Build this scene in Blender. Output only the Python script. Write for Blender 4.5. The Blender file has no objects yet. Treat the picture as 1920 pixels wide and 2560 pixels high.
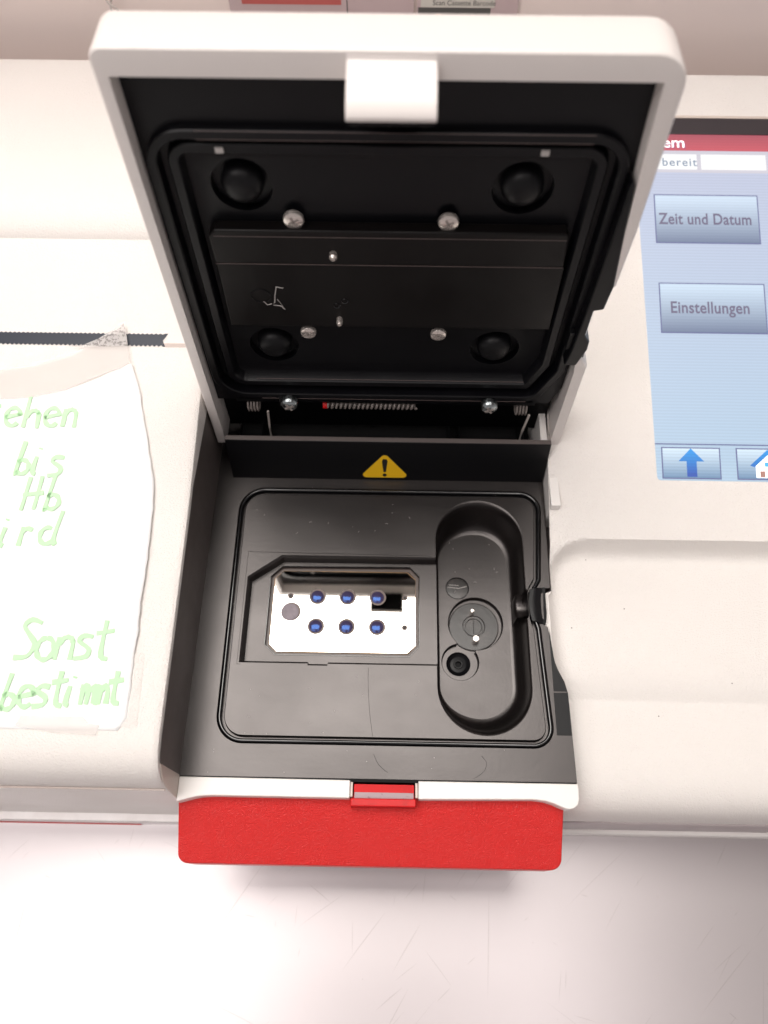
import bpy, math, random
from mathutils import Matrix, Vector
from mathutils.geometry import tessellate_polygon
random.seed(7)
S = 0.01                       # everything below is written in centimetres
R = math.radians
scn = bpy.context.scene
# ------------------------------------------------------------------ camera
cam_d = bpy.data.cameras.new('camera'); cam = bpy.data.objects.new('camera', cam_d)
scn.collection.objects.link(cam); scn.camera = cam
CP = (-0.5117, -8.1781, 27.6503)
cam.matrix_world = Matrix(((0.99984, -0.0159974, 0.0079987, CP[0]*S),
                           (0.0178857, 0.8947914, -0.4461261, CP[1]*S),
                           (-0.0000203, 0.4461978, 0.8949344, CP[2]*S), (0, 0, 0, 1)))
cam_d.sensor_width = 36; cam_d.lens = 27.02; cam_d.clip_start = 0.005; cam_d.clip_end = 20
cam_d.dof.use_dof = True; cam_d.dof.focus_distance = 0.272; cam_d.dof.aperture_fstop = 9.5
# ------------------------------------------------------------------ world, exposure
w = bpy.data.worlds.new('World'); scn.world = w; w.use_nodes = True
bg = w.node_tree.nodes['Background']; bg.inputs[0].default_value = (1.0, 0.93, 0.92, 1); bg.inputs[1].default_value = 0.27
scn.view_settings.view_transform = 'Standard'; scn.view_settings.look = 'None'
scn.view_settings.exposure = 0.32; scn.view_settings.gamma = 1.0
PANEL = 7.5; DIM = 2.9         # radiance of the bright ceiling panel and of the added milky side panels
col = scn.collection
# ------------------------------------------------------------------ materials
def mat(name, c, rough=.45, metal=0, bump=None, spec=.5, coat=0, emit=None, noise=None, rvar=None, alpha=None):
    m = bpy.data.materials.new(name); m.use_nodes = True; nt = m.node_tree; b = nt.nodes['Principled BSDF']
    b.inputs['Base Color'].default_value = (*c, 1); b.inputs['Roughness'].default_value = rough
    b.inputs['Metallic'].default_value = metal; b.inputs['Specular IOR Level'].default_value = spec
    b.inputs['Coat Weight'].default_value = coat; b.inputs['Coat Roughness'].default_value = .05
    if alpha is not None: b.inputs['Alpha'].default_value = alpha
    if emit: b.inputs['Emission Color'].default_value = (*emit[0], 1); b.inputs['Emission Strength'].default_value = emit[1]
    tc = nt.nodes.new('ShaderNodeTexCoord')
    def noi(scale, det=3, rg=.5, dist=0):
        n = nt.nodes.new('ShaderNodeTexNoise'); n.inputs['Scale'].default_value = scale; n.inputs['Detail'].default_value = det
        n.inputs['Roughness'].default_value = rg; n.inputs['Distortion'].default_value = dist
        nt.links.new(tc.outputs['Object'], n.inputs['Vector']); return n
    if noise:        # (scale, colour2, low, high)
        n = noi(noise[0], 6, .65); r = nt.nodes.new('ShaderNodeMapRange')
        r.inputs[1].default_value = noise[2]; r.inputs[2].default_value = noise[3]
        mx = nt.nodes.new('ShaderNodeMix'); mx.data_type = 'RGBA'
        nt.links.new(n.outputs[0], r.inputs[0]); nt.links.new(r.outputs[0], mx.inputs[0])
        mx.inputs[6].default_value = (*c, 1); mx.inputs[7].default_value = (*noise[1], 1)
        nt.links.new(mx.outputs[2], b.inputs['Base Color'])
    if rvar:         # (scale, rough low, rough high)
        n = noi(rvar[0], 5, .6); r = nt.nodes.new('ShaderNodeMapRange')
        r.inputs[1].default_value = .35; r.inputs[2].default_value = .7; r.inputs[3].default_value = rvar[1]; r.inputs[4].default_value = rvar[2]
        nt.links.new(n.outputs[0], r.inputs[0]); nt.links.new(r.outputs[0], b.inputs['Roughness'])
    if bump:         # (scale per metre, distance, distortion)
        n = noi(bump[0], 2, .5, bump[2] if len(bump) > 2 else 0)
        bp = nt.nodes.new('ShaderNodeBump'); bp.inputs['Strength'].default_value = 1; bp.inputs['Distance'].default_value = bump[1]
        nt.links.new(n.outputs[0], bp.inputs['Height']); nt.links.new(bp.outputs[0], b.inputs['Normal'])
    return m
M = {}
M['white'] = mat('white grained plastic', (.80, .76, .725), .38, bump=(1700, .00036, .6), rvar=(40, .36, .5))
M['white_s'] = mat('white smooth plastic', (.82, .79, .76), .35, bump=(120, .00001))
M['lidwhite'] = mat('white lid shell', (.78, .73, .70), .38, bump=(60, .00002))
M['beige'] = mat('beige inner plastic', (.62, .53, .47), .4)
def deck_mat():
    m = mat('black deck plastic', (.0045, .0035, .0035), .29, spec=.85, noise=(70, (.010, .0075, .007), .5, .8)); nt = m.node_tree; b = nt.nodes['Principled BSDF']
    b.inputs['Specular Tint'].default_value = (1.0, .93, .915, 1)
    tc = nt.nodes.new('ShaderNodeTexCoord')
    def st(sc, det):
        mp = nt.nodes.new('ShaderNodeMapping'); mp.inputs['Scale'].default_value = sc; nt.links.new(tc.outputs['Object'], mp.inputs[0])
        n = nt.nodes.new('ShaderNodeTexNoise'); n.inputs['Scale'].default_value = 1; n.inputs['Detail'].default_value = det; nt.links.new(mp.outputs[0], n.inputs[0]); return n
    n1 = st((90, 520, 300), 3); n2 = st((700, 700, 700), 2); n3 = st((35, 60, 50), 5)
    r = nt.nodes.new('ShaderNodeMapRange'); r.inputs[1].default_value = .3; r.inputs[2].default_value = .72; r.inputs[3].default_value = .29; r.inputs[4].default_value = .36
    nt.links.new(n3.outputs[0], r.inputs[0]); nt.links.new(r.outputs[0], b.inputs['Roughness'])
    b1 = nt.nodes.new('ShaderNodeBump'); b1.inputs['Distance'].default_value = .000012; b1.inputs['Strength'].default_value = 1; nt.links.new(n1.outputs[0], b1.inputs['Height'])
    b2 = nt.nodes.new('ShaderNodeBump'); b2.inputs['Distance'].default_value = .00002; b2.inputs['Strength'].default_value = 1; nt.links.new(n2.outputs[0], b2.inputs['Height'])
    nt.links.new(b1.outputs[0], b2.inputs['Normal']); nt.links.new(b2.outputs[0], b.inputs['Normal'])
    return m
M['black'] = deck_mat()
M['black_g'] = mat('glossy black rubber', (.004, .004, .005), .13, spec=.9)
M['black_m'] = mat('matt black plastic', (.004, .004, .005), .42, spec=.28, bump=(300, .00001))
M['liner'] = mat('black lid liner', (.0022, .0022, .0035), .27, spec=.30, bump=(50, .00002), rvar=(50, .3, .42))
M['liner_plate'] = mat('dark brown black plate', (.0035, .0025, .0025), .33, spec=.28, rvar=(80, .34, .5))
M['dark'] = mat('deep black', (.002, .002, .0025), .5, spec=.12)
M['wallblack'] = mat('black chamber wall plastic', (.12, .10, .094), .5, bump=(300, .00002), rvar=(60, .42, .55))
M['red'] = mat('red grained plastic', (.68, .016, .014), .30, bump=(2300, .00055, .6))
M['red_s'] = mat('red smooth plastic', (.62, .010, .012), .45, spec=.3, noise=(150, (.45, .01, .012), .5, .8))
M['greyband'] = mat('worn grey pink strip', (.42, .33, .35), .3, noise=(500, (.1, .05, .05), .56, .66))
M['mirror'] = mat('polished mirror', (.95, .93, .88), .015, metal=1)
M['frame'] = mat('brownish mirror frame', (.075, .052, .044), .35)
M['gold'] = mat('bright brass edge', (.20, .12, .06), .4, metal=.6)
M['lensring'] = mat('greyish sight ring', (.15, .112, .10), .5)
M['lens'] = mat('blue coated lens', (.055, .042, .09), .12, spec=1.0)
M['lens'].node_tree.nodes['Principled BSDF'].inputs['Specular Tint'].default_value = (.12, .34, 1, 1)
M['mauve'] = mat('mauve disc', (.20, .155, .185), .4, noise=(300, (.13, .10, .12), .4, .7))
M['steel'] = mat('bright screw steel', (.78, .71, .66), .2, metal=.75)
M['zinc'] = mat('zinc screw', (.42, .46, .47), .25, metal=1)
M['wire'] = mat('spring wire', (.62, .56, .52), .35, metal=.4)
M['wire_d'] = mat('dull spring wire', (.22, .19, .175), .4)  # darker copy of the spring wire, weaker light put into its colour
M['bezel'] = mat('dark bezel', (.035, .028, .032), .3)
M['worn'] = mat('worn plastic edge', (.13, .095, .09), .5)  # pale colour that paints highlights along the rubbed edges
M['disc'] = mat('worn translucent dark plastic', (.018, .015, .014), .3, noise=(160, (.06, .048, .044), .5, .75), bump=(500, .00004))
M['yellow'] = mat('yellow print', (.85, .50, .01), .45)
M['ink'] = mat('black print', (.012, .012, .012), .5)
M['paper'] = mat('white paper', (.90, .90, .90), .85, bump=(120, .0001), spec=.2)
M['green'] = mat('green felt pen', (.53, .82, .51), .8, spec=.1)
M['pinkink'] = mat('pale red mark', (.9, .72, .66), .8, spec=.1)
M['tape'] = mat('milky tape', (.78, .74, .71), .35, alpha=.42)
M['tape_f'] = mat('fibrous tape end', (.75, .72, .70), .6, alpha=.5, noise=(900, (.25, .23, .23), .5, .56))
M['slot'] = mat('printer slot dark', (.012, .018, .032), .35)
M['slotline'] = mat('groove beige', (.52, .44, .40), .5)
M['wall'] = mat('taupe wall', (.86, .75, .71), .8, bump=(40, .0001))
M['ceiling'] = mat('ceiling paint', (.38, .35, .34), .9)
M['panel'] = mat('luminous panel', (1, 1, 1), .9, emit=((1.0, .955, .90), PANEL))
M['panel_dim'] = mat('milky panel', (1, 1, 1), .9, emit=((1.0, .94, .92), DIM))  # glow of the side panels added for fill and worktop reflections
M['panelrim'] = mat('panel frame', (.6, .6, .6), .5)
M['vent'] = mat('dark vent', (.006, .005, .005), .6)
M['leaflet'] = mat('pinkish leaflet', (.55, .43, .44), .5)
M['leaf2'] = mat('leaflet white', (.62, .60, .55), .5)
M['leafred'] = mat('leaflet red', (.50, .10, .09), .5)
M['leafdark'] = mat('leaflet photo dark', (.08, .08, .075), .5)
M['tan'] = mat('leaflet tan', (.55, .36, .24), .5)
M['string'] = mat('clear cord', (.72, .66, .63), .2, alpha=.75)
M['silver'] = mat('worn silver strip', (.68, .65, .64), .35, metal=.4, noise=(60, (.8, .78, .77), .4, .7))
M['smear'] = mat('smeared lower edge', (.50, .44, .44), .4, noise=(25, (.38, .32, .34), .5, .7))  # base colour darkened to put in the lower front's shade, plus smears
M['dirt'] = mat('dust specks', (.30, .26, .24), .8)
M['lint'] = mat('pale lint', (.50, .47, .45), .8)
# brushed steel worktop with scratches
def table_mat():
    m = mat('scratched steel', (.6, .56, .56), .3, metal=.55); nt = m.node_tree; b = nt.nodes['Principled BSDF']
    tc = nt.nodes.new('ShaderNodeTexCoord')
    mp = nt.nodes.new('ShaderNodeMapping'); mp.inputs['Scale'].default_value = (160, 9, 1); nt.links.new(tc.outputs['Object'], mp.inputs[0])
    n1 = nt.nodes.new('ShaderNodeTexNoise'); n1.inputs['Scale'].default_value = 1; n1.inputs['Detail'].default_value = 4; nt.links.new(mp.outputs[0], n1.inputs[0])
    n2 = nt.nodes.new('ShaderNodeTexNoise'); n2.inputs['Scale'].default_value = 14; n2.inputs['Detail'].default_value = 5; nt.links.new(tc.outputs['Object'], n2.inputs[0])
    r = nt.nodes.new('ShaderNodeMapRange'); r.inputs[3].default_value = .29; r.inputs[4].default_value = .35; nt.links.new(n2.outputs[0], r.inputs[0])
    nt.links.new(r.outputs[0], b.inputs['Roughness'])
    bp = nt.nodes.new('ShaderNodeBump'); bp.inputs['Strength'].default_value = .5; bp.inputs['Distance'].default_value = .00003
    nt.links.new(n1.outputs[0], bp.inputs['Height']); nt.links.new(bp.outputs[0], b.inputs['Normal'])
    mx = nt.nodes.new('ShaderNodeMix'); mx.data_type = 'RGBA'; mx.inputs[6].default_value = (.55, .51, .515, 1); mx.inputs[7].default_value = (.49, .45, .46, 1)
    nt.links.new(n2.outputs[0], mx.inputs[0]); nt.links.new(mx.outputs[2], b.inputs['Base Color'])
    return m
M['table'] = table_mat()
M['scratch'] = mat('bright scratch', (.36, .28, .24), .5, alpha=.13)
def screen_mat(name, c_lo, c_hi, q0, q1, strength=1.0, stripes=.05):
    # display picture: a vertical colour ramp along the screen with its pixel rows
    m = bpy.data.materials.new(name); m.use_nodes = True; nt = m.node_tree; b = nt.nodes['Principled BSDF']
    b.inputs['Base Color'].default_value = (.02, .02, .025, 1); b.inputs['Roughness'].default_value = .35
    tc = nt.nodes.new('ShaderNodeTexCoord'); sx = nt.nodes.new('ShaderNodeSeparateXYZ'); nt.links.new(tc.outputs['Object'], sx.inputs[0])
    y0 = (5 + q0*math.cos(R(16)))*S; y1 = (5 + q1*math.cos(R(16)))*S
    r = nt.nodes.new('ShaderNodeMapRange'); r.inputs[1].default_value = y0; r.inputs[2].default_value = y1; nt.links.new(sx.outputs[1], r.inputs[0])
    mx = nt.nodes.new('ShaderNodeMix'); mx.data_type = 'RGBA'; mx.inputs[6].default_value = (*c_lo, 1); mx.inputs[7].default_value = (*c_hi, 1)
    nt.links.new(r.outputs[0], mx.inputs[0])
    mu = nt.nodes.new('ShaderNodeMath'); mu.operation = 'MULTIPLY'; mu.inputs[1].default_value = 2*math.pi/(.125*S); nt.links.new(sx.outputs[1], mu.inputs[0])
    si = nt.nodes.new('ShaderNodeMath'); si.operation = 'SINE'; nt.links.new(mu.outputs[0], si.inputs[0])
    ma = nt.nodes.new('ShaderNodeMath'); ma.operation = 'MULTIPLY_ADD'; ma.inputs[1].default_value = stripes*strength; ma.inputs[2].default_value = strength
    nt.links.new(si.outputs[0], ma.inputs[0]); nt.links.new(ma.outputs[0], b.inputs['Emission Strength'])
    nt.links.new(mx.outputs[2], b.inputs['Emission Color']); return m
# ------------------------------------------------------------------ mesh helpers
class MB:
    def __init__(s): s.v = []; s.f = []; s.mi = []
    def add(s, vs, fs, mi=0):
        o = len(s.v); s.v += [tuple(p) for p in vs]; s.f += [tuple(i+o for i in f) for f in fs]; s.mi += [mi]*len(fs); return s
    def box(s, x0, x1, y0, y1, z0, z1, mi=0, T=None):
        vs = [(x, y, z) for z in (z0, z1) for y in (y0, y1) for x in (x0, x1)]
        if T: vs = [T(*p) for p in vs]
        return s.add(vs, [(0, 2, 3, 1), (4, 5, 7, 6), (0, 1, 5, 4), (2, 6, 7, 3), (0, 4, 6, 2), (1, 3, 7, 5)], mi)
    def loft(s, rings, mi=0, close=True, cap0=False, cap1=False):
        n = len(rings[0]); o = len(s.v)
        for r in rings: s.v += [tuple(p) for p in r]
        fs = []
        for k in range(len(rings)-1):
            for i in range(n if close else n-1):
                j = (i+1) % n; fs.append((o+k*n+i, o+k*n+j, o+(k+1)*n+j, o+(k+1)*n+i))
        if cap0: fs.append(tuple(o+i for i in range(n))[::-1])
        if cap1: fs.append(tuple(o+(len(rings)-1)*n+i for i in range(n)))
        s.f += fs; s.mi += [mi]*len(fs); return s
    def plate(s, outer, z, holes=(), mi=0, T=None):
        ls = [[Vector((p[0], p[1], 0)) for p in l] for l in [outer, *holes]]
        fs = tessellate_polygon(ls); vs = [(p.x, p.y, z) for l in ls for p in l]
        out = []
        for a, b, c in fs:
            A, B, C = vs[a], vs[b], vs[c]
            out.append((a, b, c) if (B[0]-A[0])*(C[1]-A[1])-(B[1]-A[1])*(C[0]-A[0]) > 0 else (a, c, b))
        if T: vs = [T(*p) for p in vs]
        return s.add(vs, out, mi)
    def prism(s, poly, z0, z1, mi=0, T=None):
        # upright solid on a polygon; caps are single n-gons
        n = len(poly); vs = [(p[0], p[1], z) for z in (z0, z1) for p in poly]
        if T: vs = [T(*p) for p in vs]
        fs = [tuple(range(n))[::-1], tuple(range(n, 2*n))] + [(i, (i+1) % n, n+(i+1) % n, n+i) for i in range(n)]
        return s.add(vs, fs, mi)
    def lathe(s, prof, c=(0, 0, 0), n=32, T=None, mi=0, cap=True):
        rings = [[(c[0]+r*math.cos(2*math.pi*i/n), c[1]+r*math.sin(2*math.pi*i/n), c[2]+z) for i in range(n)] for r, z in prof]
        if T: rings = [[T(*p) for p in r] for r in rings]
        return s.loft(rings, mi, True, False, cap)
    def tube(s, pts, r, n=8, closed=False, mi=0, ends=True):
        P = [Vector(p) for p in pts]; N = len(P); rings = []; up = Vector((.013, .021, 1)).normalized()
        for i, p in enumerate(P):
            a = P[(i-1) % N] if (closed or i) else p; b = P[(i+1) % N] if (closed or i < N-1) else p
            t = (b-a).normalized(); u = t.cross(up)
            if u.length < 1e-4: u = t.cross(Vector((1, 0, 0)))
            u.normalize(); v = u.cross(t); rr = r[i] if isinstance(r, (list, tuple)) else r
            rings.append([p+u*math.cos(2*math.pi*k/n)*rr+v*math.sin(2*math.pi*k/n)*rr for k in range(n)])
        if closed: rings.append(rings[0])
        return s.loft(rings, mi, True, ends and not closed, ends and not closed)
    def build(s, name, m, parent=None, ang=32, bevel=0, seg=3, smooth=True, flat=False):
        me = bpy.data.meshes.new(name); off = Vector(parent_loc(parent))
        me.from_pydata([(p[0]*S-off.x, p[1]*S-off.y, p[2]*S-off.z) for p in s.v], [], s.f)
        for k in (m if isinstance(m, (list, tuple)) else [m]): me.materials.append(M[k] if isinstance(k, str) else k)
        me.polygons.foreach_set('material_index', s.mi); me.validate(); me.update()
        import bmesh
        if not getattr(s, 'nonorm', False):
            bm = bmesh.new(); bm.from_mesh(me); bmesh.ops.remove_doubles(bm, verts=bm.verts, dist=1e-6); bmesh.ops.recalc_face_normals(bm, faces=bm.faces); bm.to_mesh(me); bm.free()
        o = bpy.data.objects.new(name, me); col.objects.link(o); o.parent = parent
        if smooth: me.shade_smooth(); me.set_sharp_from_angle(angle=R(ang))
        if flat:      # keep large level faces from sharing normals with their rounded rims
            bm = bmesh.new(); bm.from_mesh(me)
            for e in bm.edges:
                k = [abs(f.normal.z) > .9996 for f in e.link_faces]
                if len(k) == 2 and k[0] != k[1]: e.smooth = False
            bm.to_mesh(me); bm.free()
        if bevel:
            b = o.modifiers.new('bevel', 'BEVEL'); b.width = bevel*S; b.segments = seg; b.limit_method = 'ANGLE'; b.angle_limit = R(35); b.harden_normals = False
        return o
def parent_loc(p):
    l = Vector((0, 0, 0))
    while p: l += p.location; p = p.parent
    return l
def empty(name, loc, label, cat, group=None):
    o = bpy.data.objects.new(name, None); col.objects.link(o); o.location = [c*S for c in loc]; o.empty_display_size = .02
    return tag(o, label, cat, group)
def tag(o, label=None, cat=None, group=None, kind=None):
    if label: o['label'] = label
    if cat: o['category'] = cat
    if group: o['group'] = group
    if kind: o['kind'] = kind
    return o
def offset(poly, d):
    # inset of a CCW polygon by d (mitred)
    n = len(poly); out = []
    for i in range(n):
        a, b, c = [Vector(poly[(i+k) % n][:2]) for k in (-1, 0, 1)]
        t1 = (b-a).normalized(); t2 = (c-b).normalized(); n1 = Vector((-t1.y, t1.x)); n2 = Vector((-t2.y, t2.x))
        m = n1+n2; m = m/max(m.length_squared/2, .3) if m.length > 1e-6 else n1
        out.append((b.x+m.x*d, b.y+m.y*d))
    return out
def fillet(poly, rad, n=10, d=0):
    # CCW corners inset by d and rounded; radii shrink with the inset (grow at hollow corners)
    N = len(poly); q = offset(poly, d) if d else [p[:2] for p in poly]; out = []
    rr = rad if isinstance(rad, (list, tuple)) else [rad]*N
    for i in range(N):
        a, b, c = [Vector(q[(i+k) % N]) for k in (-1, 0, 1)]
        t1 = (a-b).normalized(); t2 = (c-b).normalized(); cr = (b-a).cross(c-b)
        r = rr[i]-d if cr > 0 else rr[i]+d
        r = max(r, .004); ang = t1.angle(t2); k = r/math.tan(ang/2)
        k = min(k, (a-b).length*.49, (c-b).length*.49); r = k*math.tan(ang/2)
        bis = (t1+t2).normalized(); cen = b+bis*(r/math.sin(ang/2)); p0 = b+t1*k; p1 = b+t2*k
        a0 = math.atan2(p0.y-cen.y, p0.x-cen.x); a1 = math.atan2(p1.y-cen.y, p1.x-cen.x); da = a1-a0
        while da > math.pi: da -= 2*math.pi
        while da < -math.pi: da += 2*math.pi
        for j in range(n+1): out.append((cen.x+r*math.cos(a0+da*j/n), cen.y+r*math.sin(a0+da*j/n)))
    return out
def ring3(pts, z, T=None): return [T(x, y, z) if T else (x, y, z) for x, y in pts]
def circle(cx, cy, r, n=32, a0=0): return [(cx+r*math.cos(a0+2*math.pi*i/n), cy+r*math.sin(a0+2*math.pi*i/n)) for i in range(n)]
def text(s, name, m, size, T, parent, bold=0, space=1, z=0, sx=1, italic=0):
    cu = bpy.data.curves.new(name, 'FONT'); cu.body = s; cu.size = size; cu.offset = bold; cu.space_character = space; cu.resolution_u = 6; cu.shear = italic
    t = bpy.data.objects.new(name, cu); col.objects.link(t); bpy.context.view_layer.update()
    me = bpy.data.meshes.new_from_object(t); bpy.data.objects.remove(t)
    mb = MB(); mb.nonorm = True; mb.add([T(v.co.x*sx, v.co.y, z) for v in me.vertices], [tuple(p.vertices) for p in me.polygons])
    return mb.build(name, m, parent, smooth=False)
# ================================================================== THE ROOM
mb = MB(); mb.box(-120, 140, -60, 26, -12, -8); tb = mb.build('worktop', 'table', bevel=.2)
tag(tb, 'scratched brushed steel worktop under the white analyzer', 'worktop')
mb = MB(); mb.box(-120, 140, 26, 30, -12.5, 34); tag(mb.build('wall', 'wall'), kind='structure')
mb = MB(); mb.box(-220, 260, -200, 260, 151, 153); tag(mb.build('ceiling', 'ceiling'), kind='structure')
# ================================================================== ANALYZER
A = empty('analyzer', (0, 0, -8), 'white bench analyzer with its black lined lid open, red drawer front and touchscreen', 'analyzer')
SL = 2.7/20.4
def left_z(y): return 3.4+(y-4)*SL if y > 4 else 3.4+(y-4)*.4/7
LP = [(-5.55, -8), (-5.55, -6.9)]
lprof = [(-5.30, -7), (-5.25, -1), (-5.2, 1.15), (-5.14, 1.7), (-5.0, 2.2), (-4.72, 2.62), (-4.3, 2.86), (-3.8, left_z(-3.8)), (-2, left_z(-2)), (1, left_z(1)), (3.2, left_z(3.2)+.002), (4, 3.41), (4.8, left_z(4.8)+.002),
         (15.1, left_z(15.1)), (15.2, left_z(15.2)+.02), (15.26, left_z(15.2)+.12), (15.45, left_z(15.45)+.28), (15.8, left_z(15.8)+.46), (16.2, left_z(16.2)+.57), (16.8, left_z(16.8)+.60), (18.2, left_z(18.2)+.54), (18.3, left_z(18.3)+.45), (18.5, left_z(18.5)+.44), (24.0, left_z(24)+.33), (24.4, left_z(24.4)+.2), (24.6, left_z(24.6)-.2), (24.6, -7)]
xs = [-45, -30, -20, -7.9]
mb = MB(); rings = [[(x, y, z) for y, z in lprof] for x in xs]
# rounded inner edge of the chamber side
rings.append([(-7.76, y, z-.01) for y, z in lprof]); rings.append([(-7.66, y+(.03 if y < -4 else 0), z-.06) for y, z in lprof]); rings.append([(-7.62, y+(.1 if y < -4 else 0), z-.16) for y, z in lprof])
mb.loft(rings, close=False)
mb.add([rings[-1][i] for i in range(len(lprof))], [tuple(range(len(lprof)))])
mb.build('left_body', 'white', A, ang=40)
# seam, base strip below the left body
mb = MB(); mb.box(-45, -7.7, -5.262, -5.2, 1.16, 1.22); mb.build('seam', 'slotline', A, smooth=False)
mb = MB(); mb.box(-45, -7.6, -5.62, -4.8, -8, -7.0); mb.build('base_strip', 'silver', A, bevel=.05)
mb = MB(); mb.box(-45, -11.0, -5.66, -5.63, -7.98, -7.86); mb.build('red_base_line', 'red_s', A, smooth=False)
# inset panel at the front of the left body
def LT(x, y, dz): return (x, y, left_z(y)+dz)
mb = MB(); p = fillet([(-10, -3.6), (-8.37, -3.6), (-8.45, -1.22), (-10, -1.22)], .12, 4)
mb.loft([ring3(p, .002, LT), ring3(fillet([(-10, -3.6), (-8.37, -3.6), (-8.45, -1.22), (-10, -1.22)], .12, 4, .04), .022, LT)], cap1=True)
mb.build('label_recess', 'white', A)
# printer slot with serrated tear edges
slot = []; x = -30.0; k = 0
while x < -9.25: slot.append((x, 10.36+(.07 if k % 2 else 0))); x += .085; k += 1
slot += [(-9.18, 10.36), (-9.3, 10.62), (-9.12, 10.93)]; x = -9.25; k = 0
while x > -30: slot.append((x, 10.93-(.045 if k % 2 else 0))); x -= .085; k += 1
mb = MB(); mb.plate(slot, .02, T=LT); mb.build('printer_slot', 'slot', A, smooth=False)
mb = MB(); mb.plate([(-9.2, 10.36), (-7.7, 10.36), (-7.7, 10.52), (-9.27, 10.52)], .012, T=LT); mb.build('printer_groove', 'slotline', A, smooth=False)
# right body : a moulded shell with a rounded hand rest in front
def sm(a, b, t):
    if a > b: return sm(-a, -b, -t)
    t = max(0, min(1, (t-a)/(b-a))); return t*t*(3-2*t)
TAN16 = math.tan(R(16))
def rbase(y): return .5+(y-5)*TAN16 if y > 4.4 else .33-.50*sm(4.4, 3.2, y)
def recess(x, y):
    # depth mask of the rounded hand rest, corner at upper left
    cx, cy, r = 7.25, 2.75, 1.65
    dx = cx-x; dy = y-cy
    d = (math.hypot(max(dx, 0), max(dy, 0))-r) if (dx > 0 or dy > 0) else -r
    if dx <= 0 or dy <= 0: d = max(dx, dy)-r
    t = max(0, min(1, (d+.75)/.75)); return 1-t**3 if d < 0 else 0
rc = [(-5.55, -3.2), (-5.5, -2.6), (-5.42, -2.15), (-5.25, -1.75), (-4.95, -1.42), (-4.55, -1.22), (-4.1, -1.12)]
ys = [-3.5, -2.6, -2.0, -1.62, -1.56, -1.5, -1.4, -1.2, -1.0, -.8, -.6, -.3, 0]+[.2*i for i in range(1, 13)]+[2.5+.08*i for i in range(0, 29)]+[4.9, 5.3, 5.7, 6.1, 6.5, 6.9]+[7.2+.6*i for i in range(0, 29)]
def rz(x, y):
    fl = -1.08+.02*(y+4)
    if y > -1.62: fl += .34*(lambda t: t*(2-t) if t < 1 else 1)(max(0, (y+1.55)/1.3)) if y > -1.55 else 0
    m = recess(x, y); return rbase(y)*(1-m)+fl*m
rxs = [5.2+.08*i for i in range(0, 50)]+[9.4+.8*i for i in range(0, 8)]+[16, 20, 30, 48]
mb = MB(); rows = []
def xs_(x, y): return max(x, 5.2 if y < 2.3 else 5.74)
for x in rxs: rows.append([(x, -5.5, -7.2), (x, -5.52, -3.9)]+[(x, y, z) for y, z in rc]+[(xs_(x, y), y, rz(x, y)) for y in ys]+[(x, 24.4, rbase(24.3)-.1), (x, 24.6, rbase(24.4)-.5), (x, 24.6, -7)])
mb.loft(rows, close=False); mb.build('right_body', 'white', A, ang=50)
mb = MB(); mb.box(5.2, 48, -5.58, -5.3, -6.9, -3.9); mb.build('lower_front_panel', 'smear', A, bevel=.05)
mb = MB(); mb.box(5.2, 48, -5.75, -5.2, -8, -6.9); mb.build('base_strip', 'white_s', A, bevel=.12)
# middle body behind the lid
mb = MB(); mb.add([(x, y, z) for x in (-7.9, 5.3) for y, z in ((10.4, -7), (10.4, 3.9), (24.4, 6.0), (24.6, -7))], [(0, 1, 2, 3), (4, 7, 6, 5), (0, 4, 5, 1), (1, 5, 6, 2), (2, 6, 7, 3)])
mb.build('rear_body', 'white', A)
# ------------------------------------------------------------------ display
c16, s16 = math.cos(R(16)), math.sin(R(16))
def ST(x, q, h=0): return (x, 5+q*c16-h*s16, .5+q*s16+h*c16)
D = MB().plate(fillet([(10.04, 1.78), (28, 1.78), (28, 17.1), (9.72, 17.1)], [.15, .1, .1, .02], 4), .012, T=ST).build('display', screen_mat('screen blue', (.44, .58, .72), (.50, .53, .67), 2, 16.5, .88, .05), A, smooth=False)
MB().box(9.35, 28.5, 17.1, 17.86, -.05, .06, T=ST).build('bezel', 'bezel', D, bevel=.02)
MB().box(9.35, 28.5, 17.86, 17.98, .0, .09, T=ST).build('bezel_lip', 'beige', D, bevel=.02)
MB().plate([(9.6, 16.32), (28, 16.32), (28, 17.1), (9.6, 17.1)], .02, T=ST).build('title_bar', screen_mat('title red', (.62, .10, .13), (.42, .08, .11), 16.4, 17.1, .8, .04), D, smooth=False)
MB().plate([(9.6, 15.28), (28, 15.28), (28, 16.3), (9.6, 16.3)], .018, T=ST).build('status_bar', screen_mat('bar grey', (.60, .58, .64), (.58, .56, .62), 15, 16, .9, .03), D, smooth=False)
fmat = screen_mat('field white', (.83, .83, .82), (.80, .80, .80), 15.5, 16, 1.0, .05)
for x0, x1 in ((9.5, 12.38), (12.56, 15.33), (15.5, 19)):
    MB().plate([(x0, 15.42), (x1, 15.42), (x1, 16.14), (x0, 16.14)], .03, T=ST).build('status_field', fmat, D, smooth=False)
edge_m = mat('button edge', (.05, .055, .1), .5, emit=((.09, .10, .20), 1)); txt_m = mat('button lettering', (.05, .05, .07), .5, emit=((.10, .085, .14), 1))
wtxt = mat('white lettering', (.8, .8, .8), .5, emit=((.85, .8, .8), 1)); stxt = mat('shadow lettering', (.1, .05, .1), .5, emit=((.22, .06, .12), 1))
blk = mat('status lettering', (.08, .1, .15), .5, emit=((.13, .17, .22), 1))
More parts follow.
